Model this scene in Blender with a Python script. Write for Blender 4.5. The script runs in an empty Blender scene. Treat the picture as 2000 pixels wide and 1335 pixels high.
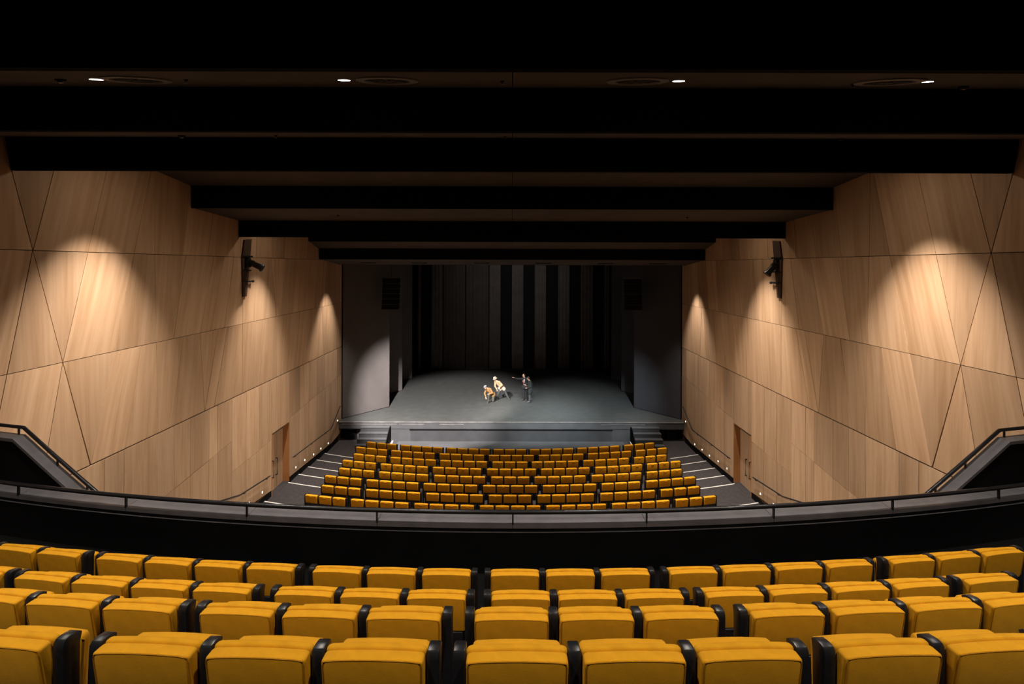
import bpy, bmesh, math, random
from mathutils import Vector, Matrix
random.seed(7)
SC = bpy.context.scene
COL = SC.collection
R = math.radians
UP = 10.24            # everything is laid out with the lens at z = 0 and lifted at the end so the stalls floor is near z = 0

# ------------------------------------------------------------------ camera, world, exposure, house lights
cd = bpy.data.cameras.new('camera'); cam = bpy.data.objects.new('camera', cd); COL.objects.link(cam)
cd.sensor_width = 36; cd.lens = 18.0; cd.clip_end = 200
cd.shift_y = -148.5 / 2000.0
cam.location = (0, 0, 0); cam.rotation_euler = (R(90), R(-0.16), 0)
SC.camera = cam
w = bpy.data.worlds.new('world'); SC.world = w; w.use_nodes = True
w.node_tree.nodes['Background'].inputs[0].default_value = (0.9, 0.95, 1, 1)
w.node_tree.nodes['Background'].inputs[1].default_value = 0.0
SC.view_settings.view_transform = 'Standard'; SC.view_settings.look = 'None'
SC.view_settings.gamma = 1; SC.view_settings.exposure = 0.0
SC.view_settings.use_curve_mapping = False

WARM = (1.0, 0.82, 0.645); NEUT = (1.0, 0.90, 0.79); COOL = (0.88, 0.97, 1.0)
def spot(loc, aim, power, size, blend=0.3, col=WARM, rad=0.06):
    l = bpy.data.lights.new('spot_light', 'SPOT'); l.energy = power; l.spot_size = R(size); l.spot_blend = blend
    l.color = col; l.shadow_soft_size = rad
    o = bpy.data.objects.new('spot_light', l); COL.objects.link(o); o.location = loc
    d = Vector(aim) - Vector(loc); o.rotation_euler = d.to_track_quat('-Z', 'Y').to_euler()
    return o

WALL_P = 3300
WASH = (1.0, 0.885, 0.80)
for s in (-1, 1):     # wall washers: hidden in the ceiling slots, one scallop each
    for (x, y, z, ax, ay, k, size, bl) in ((8.75, 4.2, 2.0, 8.8, 4.2, 0.3, 74, 0.7), (8.45, 12.3, 2.9, 8.7, 12.2, 1.42, 73, 0.85),
                                           (8.5, 20.3, 2.1, 8.75, 20.1, 1.42, 64, 0.85), (8.95, 27.9, 0.1, 9.1, 27.7, 0.6, 70, 0.8)):
        spot((s*x, y, z), (s*ax, ay, -9), WALL_P*k, size, bl, WASH)
        if y < 25: spot((s*(x-0.6), y, z), (s*(ax+0.4), ay, -4), WALL_P*k*0.021, 170, 1.0, WARM, 0.15)     # added wide fill lamp lifting the upper wall, as the fitting's stray light
    # added broad fill lamps in the same slots, aimed low at the opposite wall
    spot((s*4.5, 12.6, 2.9), (-s*9.8, 15.5, -9.6), 3700, 74, 1.0, WARM)
    spot((s*4.5, 20.6, 2.0), (-s*9.8, 22.0, -9.8), 2700, 64, 1.0, WARM)
# stalls house lights above the seats
for x in (-6.0, -2.0, 2.0, 6.0):
    spot((x, 20.0, 1.9), (x, 19.2, -9), 1600, 66, 0.8, NEUT)
    spot((x, 24.2, 2.2), (x, 24.2, -9), 1700, 56, 0.8, NEUT)
    spot((x, 12.6, 2.8), (x, 15.0, -9), 300, 60, 0.8, NEUT)
# balcony downlights (lenses modelled below) and the row behind the camera
for x in (-5.49, -2.22, 2.18, 5.44):
    spot((x, 6.70, 2.36), (x, 6.0, -3), 570, 110, 0.8, NEUT)
    spot((x, 0.7, 2.9), (x, 1.9, -3), 530, 100, 0.8, NEUT)
# front of house stage lights, hung in the ceiling slot; the last is an added drape lamp
spot((-7.0, 21.0, 1.9), (-4.9, 32.6, -9.1), 50000, 39, 0.55, (1.0, 0.91, 0.87))
spot((-6.0, 21.0, 1.9), (1.5, 32.8, -9.1), 9000, 32, 1.0, (1.0, 0.96, 0.92))
spot((7.0, 21.0, 1.9), (5.2, 32.6, -9.1), 13500, 34, 0.9, COOL)
spot((2.6, 21.5, 2.0), (2.2, 32.0, -9.1), 17000, 30, 1.0, COOL)
spot((-1.0, 21.5, 2.0), (0.2, 32.0, -9.1), 13000, 32, 1.0, (0.95, 1.0, 0.97))
spot((0.0, 33.0, 3.4), (0, 45.0, -0.8), 1300, 62, 1.0, (1.0, 0.95, 0.9))  # unseen lamp added inside the stage house, shaped to brighten the upper rear drapes

# ------------------------------------------------------------------ materials
def mat(name, col, rough=0.6, spec=0.4, metal=0.0, noise=None, bump=0.0, emit=None, bscale=60):
    m = bpy.data.materials.new(name); m.use_nodes = True
    nt = m.node_tree; b = nt.nodes['Principled BSDF']
    b.inputs['Base Color'].default_value = (*col, 1); b.inputs['Roughness'].default_value = rough
    b.inputs['Specular IOR Level'].default_value = spec; b.inputs['Metallic'].default_value = metal
    tc = nt.nodes.new('ShaderNodeTexCoord')
    if noise:
        sc, amt = noise
        n = nt.nodes.new('ShaderNodeTexNoise'); n.inputs['Scale'].default_value = sc; n.inputs['Detail'].default_value = 5
        nt.links.new(tc.outputs['Object'], n.inputs['Vector'])
        mr = nt.nodes.new('ShaderNodeMapRange'); mr.inputs[1].default_value = 0.3; mr.inputs[2].default_value = 0.7
        mr.inputs[3].default_value = 1-amt; mr.inputs[4].default_value = 1+amt
        nt.links.new(n.outputs['Fac'], mr.inputs[0])
        mx = nt.nodes.new('ShaderNodeVectorMath'); mx.operation = 'SCALE'; mx.inputs[0].default_value = col
        nt.links.new(mr.outputs[0], mx.inputs['Scale']); nt.links.new(mx.outputs[0], b.inputs['Base Color'])
    if bump:
        n2 = nt.nodes.new('ShaderNodeTexNoise'); n2.inputs['Scale'].default_value = bscale; n2.inputs['Detail'].default_value = 3
        nt.links.new(tc.outputs['Object'], n2.inputs['Vector'])
        bp = nt.nodes.new('ShaderNodeBump'); bp.inputs['Strength'].default_value = bump; bp.inputs['Distance'].default_value = 0.01
        nt.links.new(n2.outputs['Fac'], bp.inputs['Height']); nt.links.new(bp.outputs[0], b.inputs['Normal'])
    if emit:
        b.inputs['Emission Color'].default_value = (*emit[0], 1); b.inputs['Emission Strength'].default_value = emit[1]
    return m

def sheen(m, wgt, tint):
    b = m.node_tree.nodes['Principled BSDF']; b.inputs['Sheen Weight'].default_value = wgt; b.inputs['Sheen Roughness'].default_value = 0.4; b.inputs['Sheen Tint'].default_value = (*tint, 1)

def wood_mat(name, dark, mid, light, grain=7.0):
    m = bpy.data.materials.new(name); m.use_nodes = True
    nt = m.node_tree; N = nt.nodes; L = nt.links; b = N['Principled BSDF']
    tc = N.new('ShaderNodeTexCoord'); sx = N.new('ShaderNodeSeparateXYZ'); L.new(tc.outputs['Object'], sx.inputs[0])
    at = N.new('ShaderNodeAttribute'); at.attribute_type = 'OBJECT'; at.attribute_name = 'skew'
    oi = N.new('ShaderNodeObjectInfo')
    ml = N.new('ShaderNodeMath'); ml.operation = 'MULTIPLY'; L.new(sx.outputs['Z'], ml.inputs[0]); L.new(at.outputs['Fac'], ml.inputs[1])
    sb = N.new('ShaderNodeMath'); sb.operation = 'SUBTRACT'; L.new(sx.outputs['Y'], sb.inputs[0]); L.new(ml.outputs[0], sb.inputs[1])
    rs = N.new('ShaderNodeMath'); rs.operation = 'MULTIPLY'; rs.inputs[1].default_value = 137.0; L.new(oi.outputs['Random'], rs.inputs[0])
    cb = N.new('ShaderNodeCombineXYZ'); L.new(rs.outputs[0], cb.inputs[0]); L.new(sb.outputs[0], cb.inputs[1]); L.new(sx.outputs['Z'], cb.inputs[2])
    mp = N.new('ShaderNodeMapping'); mp.inputs['Scale'].default_value = (1, 1, 0.06); L.new(cb.outputs[0], mp.inputs[0])
    n1 = N.new('ShaderNodeTexNoise'); n1.inputs['Scale'].default_value = grain; n1.inputs['Detail'].default_value = 8; n1.inputs['Roughness'].default_value = 0.65
    L.new(mp.outputs[0], n1.inputs['Vector'])
    n2 = N.new('ShaderNodeTexNoise'); n2.inputs['Scale'].default_value = 1.7; n2.inputs['Detail'].default_value = 3; n2.inputs['Distortion'].default_value = 0.6
    L.new(mp.outputs[0], n2.inputs['Vector'])
    mx = N.new('ShaderNodeMath'); mx.operation = 'MULTIPLY_ADD'; mx.inputs[1].default_value = 0.55
    L.new(n1.outputs['Fac'], mx.inputs[0])
    m2 = N.new('ShaderNodeMath'); m2.operation = 'MULTIPLY'; m2.inputs[1].default_value = 0.45; L.new(n2.outputs['Fac'], m2.inputs[0]); L.new(m2.outputs[0], mx.inputs[2])
    rp = N.new('ShaderNodeValToRGB'); L.new(mx.outputs[0], rp.inputs[0])
    e = rp.color_ramp.elements; e[0].position = 0.36; e[0].color = (*dark, 1); e[1].position = 0.64; e[1].color = (*light, 1)
    k = rp.color_ramp.elements.new(0.49); k.color = (*mid, 1)
    tn = N.new('ShaderNodeMapRange'); tn.inputs[3].default_value = 0.78; tn.inputs[4].default_value = 1.16; L.new(oi.outputs['Random'], tn.inputs[0])
    vm = N.new('ShaderNodeVectorMath'); vm.operation = 'SCALE'; L.new(rp.outputs[0], vm.inputs[0]); L.new(tn.outputs[0], vm.inputs['Scale'])
    L.new(vm.outputs[0], b.inputs['Base Color'])
    b.inputs['Roughness'].default_value = 0.5; b.inputs['Specular IOR Level'].default_value = 0.25
    return m

M = dict(
    wood=wood_mat('oak_veneer', (0.37, 0.225, 0.120), (0.46, 0.295, 0.172), (0.53, 0.355, 0.218)),
    board=wood_mat('oak_boards', (0.38, 0.238, 0.135), (0.47, 0.310, 0.188), (0.54, 0.372, 0.235), 11.0),
    jamb=wood_mat('red_oak_jamb', (0.28, 0.11, 0.035), (0.38, 0.17, 0.06), (0.45, 0.21, 0.08), 11.0),
    backing=mat('dark_wood_backing', (0.055, 0.028, 0.013), 0.8, noise=(3, 0.2)),
    black=mat('black_paint', (0.0045, 0.0045, 0.005), 0.8, 0.12, noise=(2, 0.2)),
    beam=mat('black_bulkhead', (0.0045, 0.0045, 0.005), 0.85, 0.06, noise=(1.5, 0.15)),
    soffit=mat('brown_black_soffit', (0.075, 0.062, 0.054), 0.8, 0.2, noise=(1.2, 0.12)),
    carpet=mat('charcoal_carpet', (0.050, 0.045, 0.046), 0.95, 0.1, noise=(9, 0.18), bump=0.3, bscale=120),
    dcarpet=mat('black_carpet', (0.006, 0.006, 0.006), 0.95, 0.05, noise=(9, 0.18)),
    yellow=mat('mustard_upholstery', (0.68, 0.312, 0.0095), 0.85, 0.15, noise=(14, 0.07), bump=0.18, bscale=350),
    pipe=mat('dark_mustard_piping', (0.47, 0.20, 0.006), 0.8, 0.2, noise=(40, 0.1)),
    plastic=mat('black_moulded_plastic', (0.012, 0.0125, 0.0145), 0.33, 0.45, noise=(20, 0.15)),
    stage=mat('grey_stage_floor', (0.053, 0.056, 0.0545), 0.5, 0.35, noise=(2.2, 0.16), bump=0.05, bscale=6),
    fascia=mat('grey_stage_fascia', (0.062, 0.064, 0.068), 0.6, 0.3, noise=(2, 0.12)),
    dfascia=mat('charcoal_fascia_panel', (0.044, 0.0455, 0.049), 0.6, 0.3, noise=(2, 0.12)),
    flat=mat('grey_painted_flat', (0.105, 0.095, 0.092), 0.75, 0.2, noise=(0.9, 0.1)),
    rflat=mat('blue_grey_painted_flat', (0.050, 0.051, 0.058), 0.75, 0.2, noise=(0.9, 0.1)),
    stripe=mat('grey_brown_drape', (0.075, 0.066, 0.060), 0.9, 0.1, noise=(1.5, 0.15)),
    dstripe=mat('dark_brown_drape', (0.050, 0.042, 0.038), 0.9, 0.1, noise=(1.5, 0.15)),
    ledge=mat('grey_parapet_cap', (0.165, 0.157, 0.168), 0.5, 0.3, noise=(5, 0.14)),
    steel=mat('black_satin_steel', (0.022, 0.022, 0.025), 0.28, 0.5, 0.3, noise=(8, 0.1)),
    trimm=mat('worn_metal_trim', (0.30, 0.29, 0.28), 0.4, 0.5, 0.6, noise=(4, 0.3)),
    white=mat('white_nosing', (0.78, 0.76, 0.72), 0.5, 0.3, noise=(6, 0.08)),
    headrail=mat('bronze_door_head', (0.065, 0.052, 0.042), 0.5, 0.4, noise=(6, 0.1)),
    lamp=mat('lit_lamp_lens', (1, 1, 1), 0.5, emit=((1.0, 0.93, 0.82), 9.0), noise=(30, 0.02)),
    steplamp=mat('lit_step_lens', (1, 1, 1), 0.5, emit=((1.0, 0.86, 0.68), 8.0), noise=(30, 0.02)),
    led=mat('green_led', (0.1, 0.5, 0.1), 0.5, emit=((0.25, 1.0, 0.2), 3.0), noise=(30, 0.02)),
    glass=mat('dark_lens_glass', (0.02, 0.025, 0.03), 0.1, 0.6, noise=(30, 0.05)),
    skin=mat('skin', (0.52, 0.31, 0.23), 0.55, 0.3, noise=(20, 0.06)),
    lips=mat('lips', (0.36, 0.12, 0.10), 0.5, 0.3, noise=(20, 0.05)),
    hair=mat('dark_brown_hair', (0.055, 0.022, 0.012), 0.5, 0.4, noise=(60, 0.3)),
    bhair=mat('black_hair', (0.012, 0.010, 0.010), 0.45, 0.4, noise=(60, 0.3)),
    suit=mat('black_suit_cloth', (0.018, 0.018, 0.020), 0.85, 0.2, noise=(30, 0.2)),
    coat=mat('charcoal_coat_cloth', (0.020, 0.0215, 0.0215), 0.9, 0.2, noise=(18, 0.25)),
    brown=mat('brown_tweed', (0.21, 0.118, 0.05), 0.9, 0.1, noise=(26, 0.3)),
    beige=mat('beige_jacket_cloth', (0.40, 0.235, 0.14), 0.9, 0.1, noise=(10, 0.2)),
    shirt=mat('white_shirt_cloth', (0.55, 0.50, 0.46), 0.85, 0.1, noise=(20, 0.05)),
    cream=mat('cream_cloth', (0.42, 0.35, 0.28), 0.9, 0.1, noise=(12, 0.12)),
    red=mat('red_tie_silk', (0.50, 0.03, 0.035), 0.5, 0.3, noise=(30, 0.1)),
    felt=mat('pale_felt_hat', (0.42, 0.37, 0.26), 0.9, 0.1, noise=(30, 0.1)),
    capm=mat('grey_flat_cap_cloth', (0.20, 0.20, 0.23), 0.9, 0.1, noise=(40, 0.3)),
    trousers=mat('dark_grey_trousers', (0.050, 0.050, 0.053), 0.9, 0.1, noise=(30, 0.2)),
    olive=mat('olive_grey_trousers', (0.060, 0.057, 0.047), 0.9, 0.1, noise=(30, 0.2)),
    shoe=mat('scuffed_leather', (0.05, 0.045, 0.042), 0.35, 0.5, noise=(30, 0.2)),
)

sheen(M['yellow'], 0.30, (1.0, 0.62, 0.16))

# ------------------------------------------------------------------ mesh helpers
class MB:
    def __init__(s): s.v = []; s.f = []
    def add(s, vs, fs):
        o = len(s.v); s.v += [tuple(v) for v in vs]; s.f += [tuple(i+o for i in f) for f in fs]; return s
    def box(s, a, b):
        (x0, y0, z0), (x1, y1, z1) = a, b
        x0, x1 = min(x0, x1), max(x0, x1); y0, y1 = min(y0, y1), max(y0, y1); z0, z1 = min(z0, z1), max(z0, z1)
        return s.add([(x0,y0,z0),(x1,y0,z0),(x1,y1,z0),(x0,y1,z0),(x0,y0,z1),(x1,y0,z1),(x1,y1,z1),(x0,y1,z1)],
                     [(0,3,2,1),(4,5,6,7),(0,1,5,4),(1,2,6,5),(2,3,7,6),(3,0,4,7)])
    def prism(s, poly, axis, a, b):
        """poly: 2D points; axis 0 -> (y,z) extruded along x, 1 -> (x,z) along y, 2 -> (x,y) along z"""
        def P(p, t): return (t, p[0], p[1]) if axis == 0 else ((p[0], t, p[1]) if axis == 1 else (p[0], p[1], t))
        n = len(poly)
        return s.add([P(p, a) for p in poly] + [P(p, b) for p in poly],
                     [tuple(range(n)), tuple(range(2*n-1, n-1, -1))] + [(i, i+n, (i+1) % n+n, (i+1) % n) for i in range(n)])
    def tube(s, pts, r, n=8, cap=True):
        pts = [Vector(p) for p in pts]; rr = r if isinstance(r, (list, tuple)) else [r]*len(pts); rings = []
        for i, p in enumerate(pts):
            d = ((pts[min(i+1, len(pts)-1)] - p).normalized() + (p - pts[max(i-1, 0)]).normalized())
            d = d.normalized() if d.length > 1e-6 else Vector((0, 0, 1))
            ref = Vector((0, 0, 1)) if abs(d.z) < 0.9 else Vector((0, 1, 0))
            u = d.cross(ref).normalized(); v = u.cross(d).normalized()
            rings.append([p + (u*math.cos(2*math.pi*k/n) + v*math.sin(2*math.pi*k/n))*rr[i] for k in range(n)])
        return s.loft(rings, cap)
    def loft(s, rings, cap=True):
        n = len(rings[0]); vs = [q for r in rings for q in r]; fs = []
        for i in range(len(rings)-1):
            for k in range(n):
                fs.append((i*n+k, i*n+(k+1) % n, (i+1)*n+(k+1) % n, (i+1)*n+k))
        if cap: fs += [tuple(range(n-1, -1, -1)), tuple(range((len(rings)-1)*n, len(rings)*n))]
        return s.add(vs, fs)
    def ell(s, c, r, nu=12, nv=8, rot=None):
        c = Vector(c); vs = []; fs = []
        for j in range(1, nv):
            th = math.pi*j/nv
            for i in range(nu):
                ph = 2*math.pi*i/nu
                vs.append(Vector((r[0]*math.sin(th)*math.cos(ph), r[1]*math.sin(th)*math.sin(ph), r[2]*math.cos(th))))
        t = len(vs); vs += [Vector((0, 0, r[2])), Vector((0, 0, -r[2]))]
        for i in range(nu):
            k = (i+1) % nu; fs.append((t, i, k)); fs.append((t+1, (nv-2)*nu+k, (nv-2)*nu+i))
            for j in range(nv-2): fs.append((j*nu+i, (j+1)*nu+i, (j+1)*nu+k, j*nu+k))
        if rot: vs = [rot @ v for v in vs]
        return s.add([v + c for v in vs], fs)
    def mesh(s, name, smooth=False, fix=True):
        me = bpy.data.meshes.new(name); me.from_pydata(s.v, [], s.f); me.update()
        if fix:
            bm = bmesh.new(); bm.from_mesh(me); bmesh.ops.recalc_face_normals(bm, faces=bm.faces); bm.to_mesh(me); bm.free()
        if smooth:
            me.polygons.foreach_set('use_smooth', [True]*len(me.polygons))
            try: me.set_sharp_from_angle(angle=R(38))
            except Exception: pass
        return me

def obj(name, mb, m, parent=None, smooth=False, **props):
    me = mb.mesh(name, smooth) if isinstance(mb, MB) else mb
    if not me.materials: me.materials.append(M[m] if isinstance(m, str) else m)
    o = bpy.data.objects.new(name, me); COL.objects.link(o)
    if parent: o.parent = parent
    for k, v in props.items(): o[k] = v
    return o
def thing(name, label, cat, loc=(0, 0, 0), rz=0.0, group=None):
    o = bpy.data.objects.new(name, None); COL.objects.link(o); o.empty_display_size = 0.1
    o.location = loc; o.rotation_euler = (0, 0, rz); o['label'] = label; o['category'] = cat
    if group: o['group'] = group
    return o
def tag(o, label, cat, group=None):
    o['label'] = label; o['category'] = cat
    if group: o['group'] = group
    return o
def struct(name, mb, m, label, smooth=False):
    o = obj(name, mb, m, None, smooth); o['kind'] = 'structure'; o['label'] = label; return o
def sroot(name, label):
    o = bpy.data.objects.new(name, None); COL.objects.link(o); o['kind'] = 'structure'; o['label'] = label; return o

def arcY(cy, rad, x): return cy - math.sqrt(rad*rad - x*x)
def arc_slab(mb, cy, r_near, r_far, x0, x1, z0, z1, n=32):
    """solid between two arcs about (0,cy); r_near is the larger radius (nearer the camera)"""
    xs = [x0 + (x1-x0)*i/n for i in range(n+1)]
    poly = [(x, arcY(cy, r_near, x)) for x in xs] + [(x, arcY(cy, r_far, x)) for x in reversed(xs)]
    m = len(xs); vs = []; fs = []
    for z in (z0, z1):
        for rad in (r_near, r_far): vs += [(x, arcY(cy, rad, x), z) for x in xs]
    A, B, C, D = 0, m, 2*m, 3*m
    for i in range(m-1):
        fs += [(A+i, B+i, B+i+1, A+i+1), (C+i, C+i+1, D+i+1, D+i), (A+i, A+i+1, C+i+1, C+i), (B+i, D+i, D+i+1, B+i+1)]
    fs += [(A, C, D, B), (A+m-1, B+m-1, D+m-1, C+m-1)]
    return mb.add(vs, fs)

XW = 10.1            # half width of the hall between the timber walls
YP = 30.4            # proscenium plane
ZS = -9.12           # stage floor
# ------------------------------------------------------------------ hall shell
b = MB().box((-10.6, -6.3, 3.7), (10.6, YP, 4.0)); ceil = struct('ceiling', b, 'beam', 'black stepped theatre ceiling of bulkheads and soffits')
TH = 0.10
def bulkhead(p_top, p_bot):
    (y0, z0), (y1, z1) = p_top, p_bot
    b = MB().prism([(y0, z0), (y1, z1), (y1+TH, z1), (y0+TH, z0)], 0, -XW+0.01, XW-0.01)
    return obj('bulkhead', b, 'beam', ceil)
def soffit(p0, p1):
    (y0, z0), (y1, z1) = p0, p1
    for a, c in ((-XW+0.01, -0.006), (0.006, XW-0.01)):
        obj('soffit_panel', MB().prism([(y0, z0), (y1, z1), (y1, z1+0.06), (y0, z0+0.06)], 0, a, c), 'soffit', ceil)
S1 = ((5.67+TH, 2.20), (7.68, 2.67)); S1S = (S1[1][1]-S1[0][1])/(S1[1][0]-S1[0][0])
S2 = ((7.9+TH, 2.09), (10.06, 2.51)); S2S = (S2[1][1]-S2[0][1])/(S2[1][0]-S2[0][0])
S4 = ((16.1+TH, 1.80), (18.88, 1.645)); S4S = (S4[1][1]-S4[0][1])/(S4[1][0]-S4[0][0])
def s1z(y): return S1[0][1] + S1S*(y-S1[0][0])
def s2z(y): return S2[0][1] + S2S*(y-S2[0][0])
def s4z(y): return S4[0][1] + S4S*(y-S4[0][0])
bulkhead((5.42, 3.7), (5.67, 2.18)); soffit(*S1)
bulkhead((7.62, 3.7), (7.9, 2.07)); soffit(*S2)
bulkhead((9.98, 3.7), (10.3, 1.9))
bulkhead((14.42, 3.7), (14.42, 2.66)); soffit((14.52, 2.66), (16.07, 2.49))
bulkhead((16.05, 3.7), (16.1, 1.79)); soffit(*S4)
bulkhead((18.88, 3.7), (18.9, 1.04))
bulkhead((25.27, 3.7), (25.37, 1.19)); soffit((25.47, 1.18), (26.66, 0.89))
bulkhead((26.66, 3.7), (26.75, 0.32)); soffit((26.85, 0.32), (29.8, 0.055))
bulkhead((29.8, 3.7), (29.8, 0.05))

DY0, DY1, DZ = 21.56, 23.30, -7.13        # door opening in each side wall
def zfloor_wall(y):   # floor level along the side walls
    return -10.15 + 0.085*(27.67-y)/1.05 if y < 27.67 else -10.24
def zbot(y):          # lower edge of the timber, following the rake
    if y > 29.0: return -9.97 + 0.11*(y-29.0)
    if y > DY1-0.02: return -9.64 - 0.061*(y-23.6)
    return -9.48 + 0.12*max(0, 21.5-y)
# panel joints of the left wall, mirrored on the right: (y at the band's lower edge, y at its upper edge)
Z3, Z2, Z1, ZT = -4.80, -2.20, 0.30, 3.05
ROW_A = [(-2, -1), (1.5, 2), (4, 4.6), (6.4, 7.0), (8.6, 9.2), (10.79, 10.0), (10.80, 11.55), (12.2, 12.95), (13.69, 14.44), (14.48, 14.45), (15.7, 16.2), (17.0, 17.55), (18.2, 18.5), (19.08, 19.02),
         (20.2, 20.4), (21.6, 21.5), (22.7, 23.1), (23.9, 24.2), (25.3, 25.5), (26.7, 26.8), (28.2, 28.4), (29.4, 29.4), (30.4, 30.4)]
ROW_B = [(-2, -1.5), (1.5, 2), (3.6, 4.2), (6.0, 6.5), (8.1, 8.7), (10.25, 10.79), (11.52, 10.80), (11.53, 12.2), (13.0, 13.69), (14.55, 14.48), (15.3, 15.85), (16.6, 17.35), (18.0, 18.6),
         (19.18, 19.10), (20.98, 21.45), (22.0, 21.46), (22.4, 22.8), (23.6, 24.0), (25.0, 25.4), (26.3, 26.7), (27.6, 27.9), (28.3, 28.7), (29.4, 29.4), (30.4, 30.4)]
ROW_C = [(-2, -1.5), (1.2, 1.7), (3.4, 4.0), (5.5, 6.0), (7.5, 8.1), (9.7, 10.25), (11.0, 11.52), (12.28, 11.53), (12.32, 13.0), (13.45, 14.0), (14.64, 14.55), (15.2, 15.75), (16.85, 16.6), (16.87, 17.65),
         (17.4, 18.2), (19.2, 19.2), (20.5, 20.98), (22.0, 22.0), (22.5, 23.0), (23.9, 24.4), (25.2, 25.7), (26.6, 27.0), (27.5, 27.2), (27.6, 28.2), (29.3, 29.4), (30.4, 30.4)]
LOW = [-2, 1.0, 3.5, 5.6, 7.4, 9.2, 10.6, 11.65, 12.7, 13.35, 14.6, 15.35, 16.1, 17.1, 17.6, 18.5, 19.5, 20.5, DY0, DY1, 24.4, 25.5, 26.6, 27.7, 28.8, 29.6, 30.4]
def zj(y):            # the sloping joint of the lower boarding
    pts = [(-2, -8.6), (14.85, -6.76), (18.4995, -6.37), (18.5, -7.49), (21.5, -7.37), (23.3, -6.95), (30.4, -6.45)]
    for (a, za), (c, zc) in zip(pts, pts[1:]):
        if y <= c: return za + (zc-za)*(y-a)/(c-a)
    return -6.45
G = 0.008
rnd = random.Random(3)
def timber_wall(s, name, label):
    XB = XW + 0.03
    b = MB()
    for (y0, y1, z0, z1) in ((-6.3, DY0, -10.9, 3.7), (DY1, YP, -10.9, 3.7), (DY0, DY1, DZ, 3.7)):
        b.box((s*XB, y0, z0), (s*(XW+0.5), y1, z1))
    root = struct(name, b, 'backing', label)
    def panel(poly, skew, m='wood'):
        d = rnd.uniform(0, 0.006)
        o = obj('wood_panel', MB().prism(poly, 0, s*(XW+d), s*(XB-0.002)), m, root); o['skew'] = skew
    def band(joints, z0, z1):
        for (a0, a1), (c0, c1) in zip(joints, joints[1:]):
            P = [(a0+G, z0+G), (max(c0-G, a0+G+0.001), z0+G), (max(c1-G, a1+G+0.001), z1-G), (a1+G, z1-G)]
            if c0-a0 < 0.05: P = [((a0+c0)/2, z0+G*3), P[2], P[3]]
            elif c1-a1 < 0.05: P = [P[0], P[1], ((a1+c1)/2, z1-G*3)]
            panel(P, ((a1+c1)-(a0+c0))/2/(z1-z0))
    band(ROW_A, Z1, ZT); band(ROW_B, Z2, Z1); band(ROW_C, Z3, Z2)
    for a, c in zip(LOW, LOW[1:]):
        if a >= DY0 and c <= DY1:
            panel([(a+G, DZ+0.02), (c-G, DZ+0.02), (c-G, Z3-0.028), (a+G, Z3-0.028)], 0, 'board'); continue
        a2 = a+1e-3; c2 = c-1e-3
        panel([(a+G, zj(a2)+G), (c-G, zj(c2)+G), (c-G, Z3-0.028), (a+G, Z3-0.028)], 0, 'board')
        panel([(a+G, zbot(a2)), (c-G, zbot(c2)), (c-G, zj(c2)-G), (a+G, zj(a2)-G)], 0, 'board')
    # dark recessed skirting under the timber
    return root
wl = timber_wall(-1, 'wall_left', 'tall timber panelled wall on the left of the hall')
wr = timber_wall(1, 'wall_right', 'tall timber panelled wall on the right of the hall')
for s, side in ((-1, 'left'), (1, 'right')):
    b = MB()
    for y0, y1 in ((-2, DY0), (DY1, 29.85)):
        n = 10
        for i in range(n):
            a = y0+(y1-y0)*i/n; c = y0+(y1-y0)*(i+1)/n
            zt = min(zbot(a+1e-3), zbot(c-1e-3)) - 0.004
            b.box((s*(XW+0.004), a, -10.9), (s*(XW+0.028), c, zt))
    struct('baseboard_'+side, b, 'black', 'black recessed skirting under the %s timber wall' % side)
struct('wall_back', MB().box((-10.6, -6.5, -4), (10.6, -6.3, 4)), 'black', 'black rear wall of the balcony')

# doors: recessed timber double doors with black pulls
for s, n, side in ((-1, 1, 'left'), (1, 2, 'right')):
    d = sroot('door_%d' % n, 'recessed timber double door in the %s wall' % side)
    xr = s*(XW+0.30); zf = -9.80
    ym = (DY0+DY1)/2
    for a, c in ((DY0+0.06, ym-0.006), (ym+0.006, DY1-0.03)):
        leaf = obj('door_leaf', MB().box((xr, a, zf), (xr+s*0.05, c, DZ-0.24)), 'board', d); leaf['skew'] = 0.0
        yh = a+0.62 if a < ym-0.3 else a+0.16
        h = MB(); x1 = xr-s*0.002; x2 = xr-s*0.075
        h.tube([(x1, yh, -8.50), (x2, yh, -8.50), (x2, yh, -9.22), (x1, yh, -9.22)], 0.024, 8)
        obj('pull_handle', h, 'steel', leaf, True)
    obj('door_head', MB().box((xr+s*0.03, DY0+0.06, DZ-0.24), (xr-s*0.012, DY1-0.03, DZ)), 'headrail', d)
    for ya, yb in ((DY0, DY0+0.06), (DY1-0.03, DY1)):
        j = obj('door_jamb', MB().box((s*(XW+0.008), ya, zf), (s*(XW+0.36), yb, DZ)), 'jamb', d); j['skew'] = 0.0
    obj('threshold', MB().box((s*(XW+0.0), DY0+0.06, zf-0.05), (s*(XW+0.36), DY1-0.03, zf)), 'carpet', d)

# ------------------------------------------------------------------ stalls floor (raked tiers) and its white nosings
CY = 53.5; R1 = 27.5; RP = 1.06
fl = struct('floor', MB().box((-10.6, -6.3, -10.9), (10.6, YP+1.2, -10.24)), 'carpet', 'dark grey carpeted stalls floor')
def tier_r(k): return 27.73 + RP*(k-2)       # front edge radius of tier k
def tier_z(k): return -10.24 if k <= 1 else -10.15 + 0.085*(k-2)
for k in range(2, 12):
    rn = tier_r(k+1) if k < 11 else 45.0
    b = MB(); arc_slab(b, CY, rn, tier_r(k), -XW-0.002, XW+0.002, -10.3, tier_z(k)); obj('floor_tier', b, 'carpet', fl)
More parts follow.
